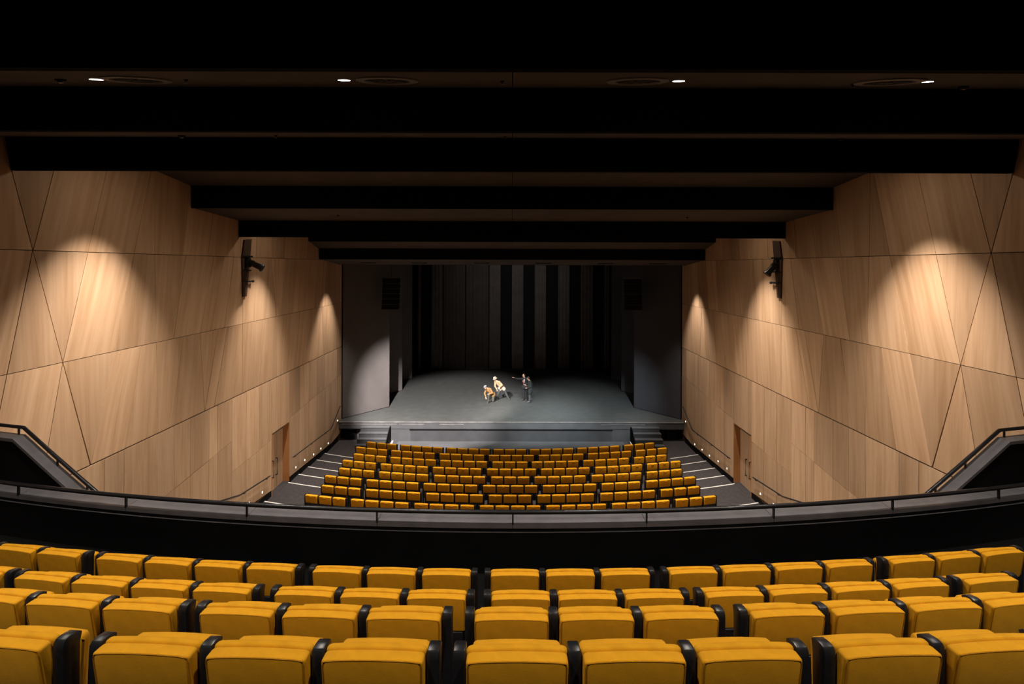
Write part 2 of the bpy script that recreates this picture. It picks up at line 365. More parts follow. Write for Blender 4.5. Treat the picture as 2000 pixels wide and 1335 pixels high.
# seat rows: (group start px, group end px, seats); pixel columns of the seat backs in the reference frame
A6 = lambda x: 560 + x/4.541
A7 = lambda x: 1000 + x/4.541
ROWS = [
 [(A6(705), A6(888), 3), (A6(1010), A6(1297), 4), (A6(1420), A6(1716), 4), (A6(1840), A7(42), 3), (A7(163), A7(463), 4), (A7(585), A7(876), 4), (A7(1000), A7(1186), 3)],
 [(A6(610), A6(803), 3), (A6(925), A6(1223), 4), (A6(1357), A6(1663), 4), (A6(1797), A7(107), 4), (A7(245), A7(550), 4), (A7(682), A7(978), 4), (A7(1105), A7(1297), 3)],
 [(A6(590), A6(790), 3), (A6(918), A6(1230), 4), (A6(1363), A6(1685), 4), (A6(1830), A7(48), 3), (A7(182), A7(502), 4), (A7(640), A7(953), 4), (A7(1090), A7(1290), 3)],
 [(A6(490), A6(695), 3), (A6(833), A6(1155), 4), (A6(1298), A6(1630), 4), (A6(1783), A7(118), 4), (A7(265), A7(598), 4), (A7(747), A7(1068), 4), (A7(1205), A7(1412), 3)],
 [(A6(460), A6(675), 3), (A6(818), A6(1153), 4), (A6(1310), A6(1660), 4), (A6(1820), A7(55), 3), (A7(208), A7(558), 4), (A7(715), A7(1055), 4), (A7(1203), A7(1418), 3)],
 [(A6(333), A6(558), 3), (A6(707), A6(1062), 4), (A6(1217), A6(1585), 4), (A6(1747), A7(122), 4), (A7(280), A7(648), 4), (A7(805), A7(1040), 3), (A7(1200), A7(1535), 4)],
 [(A6(305), A6(543), 3), (A6(703), A6(1070), 4), (A6(1240), A6(1630), 4), (A6(1800), A7(62), 3), (A7(235), A7(622), 4), (A7(793), A7(1168), 4), (A7(1328), A7(1567), 3)],
 [(A6(158), A6(404), 3), (A6(567), A6(963), 4), (A6(1135), A6(1545), 4), (A6(1720), A7(138), 4), (A7(313), A7(725), 4), (A7(898), A7(1290), 4), (A7(1460), A7(1708), 3)],
 [(A6(112), A6(380), 3), (A6(545), A6(965), 4), (A6(1145), A6(1580), 4), (A6(1775), A7(84), 3), (A7(263), A7(695), 4), (A7(880), A7(1297), 4), (A7(1475), A7(1742), 3)],
]
CXP = 999.0
def px_to_x(px, cy, rad, dz=0.0):
    y = cy-rad
    for _ in range(12):
        x = (px-CXP)/1000*y; y = arcY(cy, rad, x)
    return x, y
# nosing strips in the side aisles, from the seat ends to the walls
for k in (2, 3, 4, 5, 6, 8):
    r = tier_r(k); z = tier_z(k)
    row = ROWS[min(k-1, 8)]
    for s in (-1, 1):
        gx = (row[0][0] if s < 0 else row[-1][1] + 22)
        x_in, _ = px_to_x(gx, CY, r); x_in += s*0.04
        b = MB(); a, c = sorted((x_in, s*(XW-0.02)))
        arc_slab(b, CY, r+0.052, r-0.006, a, c, z-0.02, z+0.006, 6); obj('step_nosing', b, 'white', fl)

# ------------------------------------------------------------------ stage
stage = struct('floor_stage', MB().box((-13.5, 29.93, ZS-0.10), (13.5, 46, ZS)), 'stage', 'scuffed dark grey stage floor lit by spotlights')
b = MB().box((-10.07, 29.88, ZS-0.40), (10.07, 29.93, ZS-0.012)); obj('stage_lip', b, 'fascia', stage)
nx = 20
for i in range(nx):
    a = -10.05 + 20.1*i/nx; c = a + 20.1/nx
    obj('lip_nosing', MB().box((a+0.006, 29.86, ZS-0.03), (c-0.006, 29.98, ZS+0.006)), 'trimm', stage)
for a, c in ((-9.9, -6.7), (-6.55, -5.1), (-4.2, -2.8), (5.2, 7.8)):
    obj('lip_trim', MB().box((a, 29.868, ZS-0.15), (c, 29.884, ZS-0.115)), 'trimm', stage)
b = MB().box((-7.05, 29.90, -10.24), (6.95, 30.1, ZS-0.40)); fas = obj('stage_fascia', b, 'fascia', stage)
obj('fascia_panel', MB().box((-5.9, 29.86, -10.235), (5.85, 29.905, ZS-0.47)), 'dfascia', fas)
obj('fascia_rail', MB().box((-5.95, 29.83, ZS-0.455), (5.9, 29.905, ZS-0.425)), 'black', fas)
obj('understage_back', MB().box((-10.1, 31.4, -10.24), (10.1, 31.5, ZS-0.10)), 'black', stage)
obj('pit_cover', MB().box((-6.6, 28.55, -10.245), (6.5, 29.85, -10.225)), 'fascia', stage)
struct('wall_stage_rear', MB().box((-14, 45.6, ZS-0.1), (14, 45.8, 4)), 'black', 'black rear wall of the stage house')
for s, side in ((-1, 'left'), (1, 'right')):
    struct('wall_stage_'+side, MB().box((s*13.5, YP, -10.9), (s*13.7, 45.8, 4)), 'black', 'black %s wing wall of the stage house' % side)
    struct('trim_%d' % (1 if s < 0 else 2), MB().box((s*10.1, YP-0.02, -10.9), (s*13.7, YP+0.06, 4)), 'black', 'black return beside the %s proscenium edge' % side)
struct('ceiling_stage', MB().box((-14, 29.8, 4), (14, 46, 4.2)), 'black', 'black roof over the stage house')
# vertical drapes hung across the rear of the stage
def drape(x0, x1, y, m, label):
    n = 18; rings = []; fr = []; bk = []
    for i in range(n+1):
        x = x0+(x1-x0)*i/n; d = 0.025*math.sin(i*math.pi*1.0)+0.03*math.sin(x*21)
        fr.append((x, y+d)); bk.append((x, y+0.03+d))
    t = MB().prism(fr+bk[::-1], 2, ZS+0.03, 2.4)
    return tag(obj('stage_drape', t, m, None, True), label, 'drape')
STR = [(-8.25, -7.98, 'stripe', 'narrow grey drape at the far left of the rear stage'),
       (-7.05, -6.05, 'stripe', 'grey-brown drape hanging left of the rear stage, widest bay'),
       (-5.98, -4.1, 'dstripe', 'broad dark reddish drape second along the rear stage'),
       (-4.02, -2.05, 'dstripe', 'dark reddish drape beside the broad one, left of centre'),
       (-1.98, -1.0, 'stripe', 'grey drape directly behind the kneeling actor'),
       (0.0, 1.0, 'stripe', 'grey drape behind the actor with outstretched arm'),
       (2.0, 3.0, 'stripe', 'first grey drape to the right of the actors'),
       (4.05, 5.05, 'stripe', 'second grey drape to the right of the actors'),
       (6.05, 7.1, 'stripe', 'third grey drape to the right of the actors'),
       (8.1, 8.5, 'stripe', 'narrow grey drape at the far right of the rear stage')]
for x0, x1, m, lab in STR: drape(x0*1.005, x1*1.005, 45.1, m, lab)
ORD = ['first', 'second', 'third', 'fourth', 'fifth', 'sixth', 'seventh', 'eighth', 'ninth', 'tenth', 'eleventh', 'twelfth', 'thirteenth', 'fourteenth', 'fifteenth', 'sixteenth',
       'seventeenth', 'eighteenth', 'nineteenth', 'twentieth', 'twenty-first', 'twenty-second', 'twenty-third', 'twenty-fourth', 'twenty-fifth', 'twenty-sixth', 'twenty-seventh']
# angled wing flats
def flat(s, x0, y0, x1, y1, m, lab):
    p, q = Vector((x0, y0, 0)), Vector((x1, y1, 0)); d = (q-p).normalized(); nn = Vector((-d.y, d.x, 0))*0.05
    if nn.y < 0: nn = -nn
    t = thing('wing_flat', lab, 'stage flat', (s*p.x, p.y, ZS+0.001))
    def P(v): return (s*(v.x-p.x), v.y-p.y)
    obj('face_panel', MB().prism([P(p), P(q), P(q+nn), P(p+nn)], 2, 0.03, 11.6), m, t)
    obj('edge_batten', MB().prism([P(q+d*0.002), P(q+d*0.03), P(q+d*0.03+nn*1.6), P(q+d*0.002+nn*1.6)], 2, 0.03, 11.6), m, t)
    obj('foot_rail', MB().prism([P(p-nn*0.1), P(q-nn*0.1), P(q+nn*1.2), P(p+nn*1.2)], 2, 0.0, 0.028), 'black', t)
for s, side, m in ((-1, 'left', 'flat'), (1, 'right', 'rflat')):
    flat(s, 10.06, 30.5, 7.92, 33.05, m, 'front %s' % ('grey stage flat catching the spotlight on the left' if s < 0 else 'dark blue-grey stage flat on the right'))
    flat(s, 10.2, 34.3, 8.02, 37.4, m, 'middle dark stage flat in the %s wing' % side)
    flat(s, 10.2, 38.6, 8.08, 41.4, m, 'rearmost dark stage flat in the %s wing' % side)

# line-array speakers over the stage
for s, side in ((-1, 'left'), (1, 'right')):
    t = thing('line_array_speaker', 'black line-array speaker hanging over the %s of the stage' % side, 'speaker', (s*7.5, 31.9, -2.70))
    z = 0.0
    for i in range(6):
        a = R(4*(5-i)*0.6); dy = -0.02*(5-i)**1.5
        b = MB().prism([(dy-0.25, z+0.01), (dy+0.2, z+0.05), (dy+0.2, z+0.28), (dy-0.25, z+0.31)], 0, -0.5, 0.5)
        c = obj('cabinet', b, 'black', t)
        obj('grille', MB().box((-0.44, dy-0.262, z+0.035), (0.44, dy-0.252, z+0.285)), 'black', c)
        z += 0.32
    obj('flying_frame', MB().box((-0.48, -0.35, z), (0.48, 0.25, z+0.06)), 'steel', t)
    obj('suspension_cable', MB().tube([(0, 0, z+0.06), (0, 0, 6.68)], 0.018, 6), 'steel', t)

# stage steps and the kit under the stage
for s, side in ((-1, 'left'), (1, 'right')):
    x0, x1 = (-8.72, -7.08) if s < 0 else (6.98, 8.55)
    t = thing('stage_steps', 'dark grey steps up to the stage on the %s of the pit' % side, 'steps', ((x0+x1)/2, 29.9, -10.24))
    hw = (x1-x0)/2
    for k in range(1, 5):
        z1 = 1.12-0.224*k
        ya, yb = -0.35*k, -0.35*(k-1)-0.03
        obj('riser', MB().box((-hw, ya+0.02, 0), (hw, yb, z1-0.03)), 'dfascia', t)
        obj('tread', MB().box((-hw-0.01, ya, z1-0.03), (hw+0.01, yb, z1)), 'fascia', t)
    b = MB().prism([(-1.4, 0), (-1.4, 0.224), (-1.05, 0.448), (-0.7, 0.672), (-0.35, 0.896), (-0.05, 0.896), (-0.05, 0)], 0, -s*(hw+0.012), -s*(hw+0.05))
    obj('side_string', b, 'black', t)
    t = thing('equipment_cabinet', 'black equipment cabinet under the %s stage overhang' % side, 'cabinet', (s*9.45, 30.4, -10.24))
    bd = obj('body', MB().box((-0.26, -0.25, 0.02), (0.26, 0.25, 0.62)), 'dfascia', t)
    obj('door', MB().box((-0.24, -0.265, 0.05), (0.24, -0.252, 0.59)), 'black', t)
    obj('knob', MB().ell((-0.12, -0.275, 0.40), (0.015, 0.015, 0.015), 8, 6), 'trimm', t)
    obj('plinth', MB().box((-0.22, -0.2, 0), (0.22, 0.2, 0.018)), 'black', t)
    if s < 0:
        t = thing('grey_drum', 'grey cylindrical drum standing beside the cabinet under the stage', 'drum', (-9.02, 30.30, -10.24))
        n = 20
        ring = lambda r, z: [(r*math.cos(2*math.pi*i/n), r*math.sin(2*math.pi*i/n), z) for i in range(n)]
        obj('body', MB().loft([ring(0.14, 0), ring(0.145, 0.02), ring(0.145, 0.58), ring(0.14, 0.60)]), 'ledge', t, True)
        obj('lid', MB().loft([ring(0.15, 0.602), ring(0.15, 0.63), ring(0.12, 0.645)]), 'fascia', t, True)
    t = thing('stage_bracket', 'black steel prop under the %s stage corner' % side, 'bracket', (s*8.84, 29.96, -10.24))
    obj('post', MB().box((-0.03, 0.0, 0), (0.03, 0.06, 0.715)), 'black', t)
    obj('brace', MB().prism([(-0.02, 0.25), (0.03, 0.25), (0.16, 0.70), (0.10, 0.70)], 1, 0.01, 0.05), 'black', t)
for px, py, qx, qy, lab in ((767.5, 859, 764, 867.5, 'short white tape mark on the pit floor beside the left steps'), (1230.5, 859, 1234, 867.5, 'short white tape mark on the pit floor beside the right steps')):
    z = -10.219; pts = []
    for a, c in ((px, py), (qx, qy)):
        y = -z*1000/(c-519); pts.append(((a-CXP)/1000*y, y))
    (xa, ya), (xb, yb) = pts
    tag(obj('floor_tape', MB().prism([(xa-0.04, ya), (xa+0.04, ya), (xb+0.04, yb), (xb-0.04, yb)], 2, z-0.004, z), 'white'), lab, 'tape')

# ------------------------------------------------------------------ balcony
BC = 39.0
BR = [36.64, 35.74, 34.86, 33.98]                 # radius of the seat backs, nearest row first
BZ = [-2.73, -3.16, -3.60, -3.94]
PIN, POUT, PZ = 32.40, 32.17, -3.322
bal = sroot('floor_balcony', 'black stepped balcony floor')
edges = [46.0] + [r+0.12 for r in BR] + [PIN-0.02]
zs = [-2.30] + BZ
for i in range(5):
    b = MB()
    if i == 0:
        n = 24; xs = [-XW+0.0 + 2*XW*k/n for k in range(n+1)]
        poly = [(-XW, -6.3), (XW, -6.3)] + [(x, arcY(BC, edges[1], x)) for x in reversed(xs)]
        b.prism(poly, 2, -4.6, zs[0])
    else: arc_slab(b, BC, edges[i], edges[i+1], -XW, XW, -4.6, zs[i])
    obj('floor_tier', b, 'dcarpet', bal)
b = MB(); arc_slab(b, BC, PIN, POUT, -XW, XW, -4.9, PZ-0.06, 40)
par = struct('wall_parapet', b, 'black', 'black curved parapet at the balcony front')
POSTPX = [37, 247, 483, 737, 1002, 1263, 1511, 1743, 1950]
px_x = [-XW] + [px_to_x(p, BC, PIN)[0] for p in POSTPX] + [XW]
for a, c in zip(px_x, px_x[1:]):
    b = MB(); arc_slab(b, BC, PIN+0.012, POUT-0.02, a+0.003, c-0.003, PZ-0.055, PZ, 8); obj('cap_panel', b, 'ledge', par)
b = MB(); arc_slab(b, BC, PIN+0.020, PIN+0.002, -XW, XW, PZ-0.108, PZ-0.102, 40); obj('edge_trim', b, 'ledge', par)
hr = thing('balcony_handrail', 'long curved black handrail on short posts along the balcony front', 'handrail', (0, arcY(BC, PIN, 0), PZ))
oy = arcY(BC, PIN, 0); RR = PIN-0.0; ZR = 0.15
b = MB().tube([(x, arcY(BC, RR, x)-oy, ZR) for x in [-XW + 2*XW*i/60 for i in range(61)]], 0.029, 10)
obj('rail', b, 'steel', hr, True)
for x in px_x[1:-1]:
    y = arcY(BC, RR+0.004, x)-oy
    obj('post', MB().box((x-0.009, y-0.016, -0.005), (x+0.009, y+0.016, ZR)), 'steel', hr)
# raked side balustrades beyond the parapet
for s, side in ((-1, 'left'), (1, 'right')):
    def Yn(x): return arcY(BC, 32.13, x)
    prof = [(10.05, -2.64), (9.0, -2.64), (8.2, -2.64), (7.56, -2.64), (7.05, -2.96), (6.53, -3.285), (6.15, -3.525)]
    t = thing('side_balustrade', 'black raked balustrade wall with grey capping at the %s balcony stair' % side, 'balustrade', (s*7.56, Yn(7.56), -4.6))
    ox, oyy, oz = s*7.56, Yn(7.56), -4.6
    def wedge(rn, rf, za, zb):
        vs = []; fs = []; n = len(prof)
        for (x, z) in prof:
            for rad in (rn, rf):
                y = arcY(BC, rad, x); zl = oz if za is None else z+za
                vs += [(s*x-ox, y-oyy, zl-oz), (s*x-ox, y-oyy, z+zb-oz)]
        for i in range(n-1):
            o = 4*i; p = o+4
            fs += [(o, p, p+1, o+1), (o+2, o+3, p+3, p+2), (o+1, p+1, p+3, o+3), (o, o+2, p+2, p)]
        fs += [(0, 1, 3, 2), (4*n-4, 4*n-2, 4*n-1, 4*n-3)]
        return MB().add(vs, fs)
    obj('wall_panel', wedge(32.13, 31.96, None, -0.05), 'black', t)
    obj('capping', wedge(32.145, 31.94, -0.048, 0.0), 'ledge', t)
    rail = [(x, z+0.115) for x, z in prof]
    obj('rail', MB().tube([(s*x-ox, arcY(BC, 31.97, x)-oyy, z-oz) for x, z in rail], 0.027, 10), 'steel', t, True)
    for x, z in ((9.0, -2.64), (7.66, -2.64), (6.9, -3.053), (6.35, -3.40)):
        y = arcY(BC, 31.97, x)-oyy
        obj('post', MB().box((s*x-ox-0.009, y-0.012, z-oz-0.01), (s*x-ox+0.009, y+0.012, z-oz+0.115)), 'steel', t)

# ------------------------------------------------------------------ theatre seats
def pad(w, y0, y1, z0, z1, lean=0.0, crown=0.015, r=0.018, front_drop=0.0):
    """upholstered pad; rear face y0, front face y1; lean shifts the lower edge forward"""
    def corner(cy, cz, a0):
        return [(cy + r*math.cos(R(a0+a)), cz + r*math.sin(R(a0+a))) for a in (0, 30, 60, 90)]
    base = corner(y1-r, z1-r, 0) + corner(y0+r, z1-r, 90) + corner(y0+r, z0+r, 180) + corner(y1-r, z0+r, 270)
    cy, cz = (y0+y1)/2, (z0+z1)/2
    rings = []
    for t in (-1, -0.985, -0.955, -0.90, -0.66, -0.33, 0, 0.33, 0.66, 0.90, 0.955, 0.985, 1):
        x = t*w/2; u = max(0, (abs(t)-0.90)/0.10); ins = r*1.1*(1-math.sqrt(max(0, 1-u*u)))
        ring = []
        for (y, z) in base:
            y2 = y + (ins if y < cy else -ins); h = (z-z0)/(z1-z0)
            z2 = z + (ins if z < cz else -ins) + crown*(1-t*t)*h
            ring.append((x, y2 + lean*(1-h), z2))
        rings.append(ring)
    return MB().loft(rings)
def post_mb():
    prof = [(0.085, 0), (0.066, 0.40), (0.058, 0.86), (0.062, 0.888), (0.075, 0.902), (0.10, 0.905), (0.148, 0.896), (0.166, 0.882), (0.160, 0.862), (0.154, 0.83), (0.152, 0.5), (0.17, 0.4), (0.19, 0.05), (0.23, 0.0)]
    rings = []
    for x, k in ((-0.029, 0.006), (-0.026, 0.0015), (-0.020, 0), (0.020, 0), (0.026, 0.0015), (0.029, 0.006)):
        rings.append([(x, y + (k if y < 0.11 else -k), max(0, z - (k if z > 0.1 else 0))) for y, z in prof])
    return MB().loft(rings)
SM = dict(back=pad(0.475, 0.0, 0.072, 0.61, 0.90, 0.045, 0.007, 0.010).mesh('back_panel', True),
          cush=pad(0.485, 0.0735, 0.118, 0.46, 0.902, 0.05, 0.009, 0.014).mesh('back_cushion', True),
          shell=pad(0.44, 0.045, 0.085, 0.30, 0.606, 0.01, 0.0, 0.012).mesh('back_shell', True),
          seat=pad(0.46, 0.19, 0.30, 0.40, 0.80, -0.02, 0.01, 0.03).mesh('seat_cushion', True),
          post=post_mb().mesh('arm_post', True))
hb = MB()
n = 10; fr = []
for i in range(n+1):
    a = math.pi*i/n; fr.append((0.062*math.cos(a), -0.026*math.sin(a)))
hb.prism([(x, z+0.880) for x, z in fr], 1, -0.012, 0.008)
SM['grip'] = hb.mesh('back_grip')
SM['pipe'] = MB().tube([(-0.232, 0.040, 0.64), (-0.232, 0.006, 0.87), (-0.226, 0.003, 0.8935)] + [(x*0.226, 0.003, 0.8965+0.007*(1-x*x)) for x in (-0.8, -0.4, 0, 0.4, 0.8)] + [(0.226, 0.003, 0.8935), (0.232, 0.006, 0.87), (0.232, 0.040, 0.64)], 0.0032, 5).mesh('piping', True)
beam_mesh = MB().box((-0.235, 0.13, 0.30), (0.235, 0.17, 0.36)).mesh('support_beam')
for k, m in (('back', 'yellow'), ('cush', 'yellow'), ('shell', 'plastic'), ('seat', 'yellow'), ('post', 'plastic'), ('grip', 'yellow'), ('pipe', 'pipe')): SM[k].materials.append(M[m])
beam_mesh.materials.append(M['steel'])
def child(name, me, p, x=0.0):
    o = bpy.data.objects.new(name, me); COL.objects.link(o); o.parent = p; o.location = (x, 0, 0); return o
PITCH_B = 0.549
def seat(x, y, z, rz, label, group, last, grip=False, sc=1.0, half=PITCH_B/2):
    t = thing('theatre_seat', label, 'seat', (x, y, z), rz, group); t.scale = (sc, 1, 1)
    child('backrest', SM['back'], t); child('back_cushion', SM['cush'], t); child('back_shell', SM['shell'], t)
    child('seat_cushion', SM['seat'], t); child('support_beam', beam_mesh, t)
    child('armrest', SM['post'], t, -half)
    if last: child('armrest', SM['post'], t, half)
    if grip: child('grip', SM['grip'], t)
    else: child('piping', SM['pipe'], t)
    return t
STALL = ['front stalls row by the stage', 'second stalls row from the stage', 'third stalls row from the stage', 'fourth stalls row from the stage', 'fifth stalls row from the stage',
         'sixth stalls row from the stage', 'seventh stalls row from the stage', 'eighth stalls row from the stage', 'rearmost stalls row below the parapet']
for k, row in enumerate(ROWS):
    rad = R1 + RP*k; z = tier_z(k+1); n = 0; tot = sum(g[2] for g in row); top = z+0.92
    for (p0, p1, cnt) in row:
        off = 0.23/(CY-rad)*1000*0.97
        s0, s1 = (math.asin(px_to_x(p+off, CY, rad)[0]/rad)*rad for p in (p0, p1))
        for i in range(cnt):
            rz = ((s0+s1)/2 + max(0.566, (s1-s0)/(cnt-1))*(i-(cnt-1)/2))/rad
            x, y = rad*math.sin(rz), CY-rad*math.cos(rz)
            if n*2 < tot: w_ = '%s from left' % ORD[n]
            else: w_ = '%s from right' % ORD[tot-1-n]
            seat(x, y, z, rz, 'yellow stalls seat, %s in the %s' % (w_, STALL[k]), 'yellow seats in the ' + STALL[k], i == cnt-1, True, 1.028)
            n += 1
BROWS = [
 [[-15], [277, 495, 725], [1011, 1243, 1474], [1752, 1964]],
 [[-34, 113, 265], [456, 620, 790], [1000, 1169, 1335], [1549, 1703, 1856, 2004]],
 [[-54], [74, 189, 306, 427], [590, 721, 852], [1017, 1150, 1283], [1442, 1567, 1688, 1805], [1945]],
 [[18, 112], [225, 324, 423, 526], [656, 763, 871], [1007, 1116, 1224], [1360, 1463, 1565, 1664], [1789, 1879, 1967]],
]
BNAME = ['nearest balcony row', 'second balcony row from the camera', 'third balcony row from the camera', 'balcony row beside the parapet']
for k, row in enumerate(BROWS):
    n = 0; tot = sum(len(g) for g in row)
    for g in row:
        m = sum(math.asin(px_to_x(px, BC, BR[k])[0]/BR[k])*BR[k] for px in g)/len(g)
        for i, px in enumerate(g):
            rz = (m + PITCH_B*(i-(len(g)-1)/2))/BR[k]
            x, y = BR[k]*math.sin(rz), BC-BR[k]*math.cos(rz)
            w_ = '%s from left' % ORD[n] if n*2 < tot else '%s from right' % ORD[tot-1-n]
            last = i == len(g)-1
            seat(x, y, BZ[k], rz, 'yellow balcony seat, %s visible in the %s' % (w_, BNAME[k]), 'yellow seats in the ' + BNAME[k], last)
            n += 1

# ------------------------------------------------------------------ ceiling fittings
def local_plane(y, slope): return Matrix.Rotation(math.atan(slope), 4, 'X')
def ring_pts(r, z, n=28): return [(r*math.cos(2*math.pi*i/n), r*math.sin(2*math.pi*i/n), z) for i in range(n)]
for px, lab in ((265, 'round swirl air diffuser near the left end of the front soffit'), (755, 'round swirl air diffuser left of the centre joint'),
                (1243, 'round swirl air diffuser right of the centre joint'), (1735, 'round swirl air diffuser near the right end of the front soffit')):
    y = 6.72; t = thing('ceiling_diffuser', lab, 'air vent', ((px-CXP)/1000*y, y, s1z(y)-0.002), 0, 'swirl diffusers in the front soffit')
    t.rotation_euler = (math.atan(S1S), 0, 0)
    obj('flange', MB().loft([ring_pts(0.40, 0), ring_pts(0.40, -0.014), ring_pts(0.37, -0.022), ring_pts(0.30, -0.02), ring_pts(0.29, 0.0)], False), 'ledge', t, True)
    obj('bowl', MB().loft([ring_pts(0.288, -0.004), ring_pts(0.286, -0.001)]), 'black', t)
    for i in range(8):
        a = 2*math.pi*i/8; v = MB().box((0.05, -0.018, -0.012), (0.285, 0.018, -0.006)); v.v = [(x*math.cos(a)-yy*math.sin(a), x*math.sin(a)+yy*math.cos(a), z) for x, yy, z in v.v]
        obj('vane', v, 'soffit', t)
    obj('hub', MB().loft([ring_pts(0.05, -0.005, 14), ring_pts(0.05, -0.02, 14), ring_pts(0.02, -0.028, 14)]), 'soffit', t, True)
for px, lab in ((186.5, 'lit slim downlight at the left end of the front soffit'), (670, 'lit slim downlight left of the ceiling centre joint'),
                (1323.5, 'lit slim downlight right of the ceiling centre joint'), (1807, 'lit slim downlight at the right end of the front soffit')):
    y = 6.72; t = thing('ceiling_downlight', lab, 'downlight', ((px-CXP)/1000*y, y, s1z(y)-0.002), 0, 'downlights in the front soffit')
    t.rotation_euler = (math.atan(S1S), 0, 0)
    obj('frame', MB().loft([ring_pts(0.092, 0, 20), ring_pts(0.092, -0.004, 20), ring_pts(0.080, -0.004, 20), ring_pts(0.080, 0, 20)], False), 'black', t, True)
    obj('lens', MB().loft([ring_pts(0.078, -0.001, 20), ring_pts(0.078, -0.005, 20)]), 'lamp', t)
def detector(px, py, zf, yy, lab, slope):
    t = thing('ceiling_sensor', lab, 'sensor', ((px-CXP)/1000*yy, yy, zf(yy)-0.002)); t.rotation_euler = (math.atan(slope), 0, 0)
    obj('base', MB().loft([ring_pts(0.062, 0, 18), ring_pts(0.062, -0.016, 18), ring_pts(0.05, -0.02, 18)]), 'black', t, True)
    obj('dome', MB().loft([ring_pts(0.045, -0.021, 18), ring_pts(0.04, -0.04, 18), ring_pts(0.022, -0.05, 18)]), 'steel', t, True)
def y_on(py, zf, lo, hi):
    best = lo
    for i in range(400):
        y = lo+(hi-lo)*i/399
        if abs(519-1000*zf(y)/y-py) < abs(519-1000*zf(best)/best-py): best = y
    return best
for px, py, zf, lo, hi, sl, lab in ((116, 157, s1z, 5.8, 7.6, S1S, 'black smoke sensor beyond the left-end downlight'), (1880, 166, s1z, 5.8, 7.6, S1S, 'black smoke sensor beyond the right-end downlight'),
        (353, 266, s2z, 8.1, 10.0, S2S, 'black ceiling sensor on the left of the second soffit'), (1641, 269, s2z, 8.1, 10.0, S2S, 'black ceiling sensor on the right of the second soffit')):
    detector(px, py, zf, y_on(py, zf, lo, hi), lab, sl)
for px, py, zf, lo, hi, lab in ((361, 157, s1z, 5.8, 7.6, 'small sprinkler head between the two left downlights'), (979, 158, s1z, 5.8, 7.6, 'small sprinkler head by the front soffit centre joint'), (1664, 162, s1z, 5.8, 7.6, 'small sprinkler head between the two right downlights'),
        (537, 265, s2z, 8.1, 10, 'small sprinkler head left on the second soffit'), (985, 266, s2z, 8.1, 10, 'small sprinkler head by the second soffit centre joint'), (1486, 270, s2z, 8.1, 10, 'small sprinkler head right on the second soffit'),
        (659, 421, s4z, 16.3, 18.8, 'sprinkler head on the left of the far soffit'), (1341, 423, s4z, 16.3, 18.8, 'sprinkler head on the right of the far soffit')):
    y = y_on(py, zf, lo, hi); k = 1.6 if zf is s4z else 1.0
    t = thing('sprinkler_head', lab, 'sprinkler', ((px-CXP)/1000*y, y, zf(y)))
    obj('rosette', MB().loft([ring_pts(0.03*k, 0.002, 12), ring_pts(0.026*k, -0.012*k, 12)]), 'black', t, True)
    obj('nozzle', MB().tube([(0, 0, -0.01*k), (0, 0, -0.045*k)], 0.009*k, 8), 'steel', t)
    obj('deflector', MB().loft([ring_pts(0.022*k, -0.045*k, 12), ring_pts(0.022*k, -0.049*k, 12)]), 'steel', t)
for i, px in enumerate((718, 818, 940.5, 1061, 1182, 1283)):
    y = 28.6; z = 0.32 - (0.265/2.95)*(y-26.85)
    t = thing('slot_diffuser', 'black slot diffuser, %s from left along the last soffit' % ORD[i], 'air vent', ((px-CXP)/1000*y, y, z-0.004), 0, 'slot diffusers along the last soffit')
    t.rotation_euler = (math.atan(-0.09), 0, 0)
    obj('frame', MB().box((-0.43, -0.10, -0.02), (0.43, -0.03, 0)).box((-0.43, 0.03, -0.02), (0.43, 0.10, 0)), 'black', t)
    for k in (-1, 1): obj('end_cap', MB().box((k*0.43, -0.03, -0.02), (k*0.41, 0.03, 0)), 'black', t)

# ------------------------------------------------------------------ wall spotlights on dark boards standing in for wall recesses
for s, side in ((-1, 'left'), (1, 'right')):
    y0 = 19.15; X = s*(XW-0.002)
    t = thing('wall_spotlight', 'black spotlight on a tapered dark board standing in for a recess in the %s wall' % side, 'spotlight', (X, y0, -0.1))
    q = -s                                       # towards the hall
    obj('recess_board', MB().prism([(0.0, -1.08), (0.26, -1.08), (0.62, 1.10), (0.10, 1.06), (-0.05, 0.42)], 0, 0.0, q*0.05), 'backing', t)  # proud dark board in place of the tapered recess cut into the wall
    for z, a, c in ((0.43, -0.06, 0.58), (-0.10, -0.04, 0.46), (-0.52, -0.02, 0.62)):
        obj('crossbar', MB().tube([(q*0.09, a, z), (q*0.09, c, z)], 0.032, 8), 'steel', t, True)
    obj('crossbar_end', MB().ell((q*0.09, 0.64, -0.52), (0.055, 0.055, 0.055)), 'steel', t, True)
    obj('clamp', MB().box((q*0.052, 0.12, 0.02), (q*0.16, 0.34, 0.36)), 'plastic', t)
    if s < 0: p0, p1 = Vector((q*0.14, 0.24, 0.22)), Vector((q*0.62, 0.34, -0.02))
    else: p0, p1 = Vector((q*0.10, 0.24, 0.22)), Vector((q*0.44, 0.26, -0.20))
    d = (p1-p0)
    obj('lamp_housing', MB().tube([p0-d*0.12, p0, p0+d*0.3, p0+d*0.32, p0+d*0.85, p0+d*0.87, p1], [0.06, 0.11, 0.125, 0.105, 0.115, 0.15, 0.15], 14), 'plastic', t, True)
    obj('lens', MB().tube([p1-d*0.01, p1+d*0.012], [0.125, 0.12], 14), 'glass', t, True)
    yk = obj('yoke', MB().tube([p0+Vector((0, 0.15, -0.02)), p0+Vector((-q*0.05, 0.16, 0.16)), p0+Vector((-q*0.05, -0.16, 0.16)), p0+Vector((0, -0.15, -0.02))], 0.018, 6), 'steel', t)
    if s > 0: obj('status_led', MB().ell((q*0.17, 0.20, 0.26), (0.018, 0.018, 0.018), 8, 6), 'led', t)

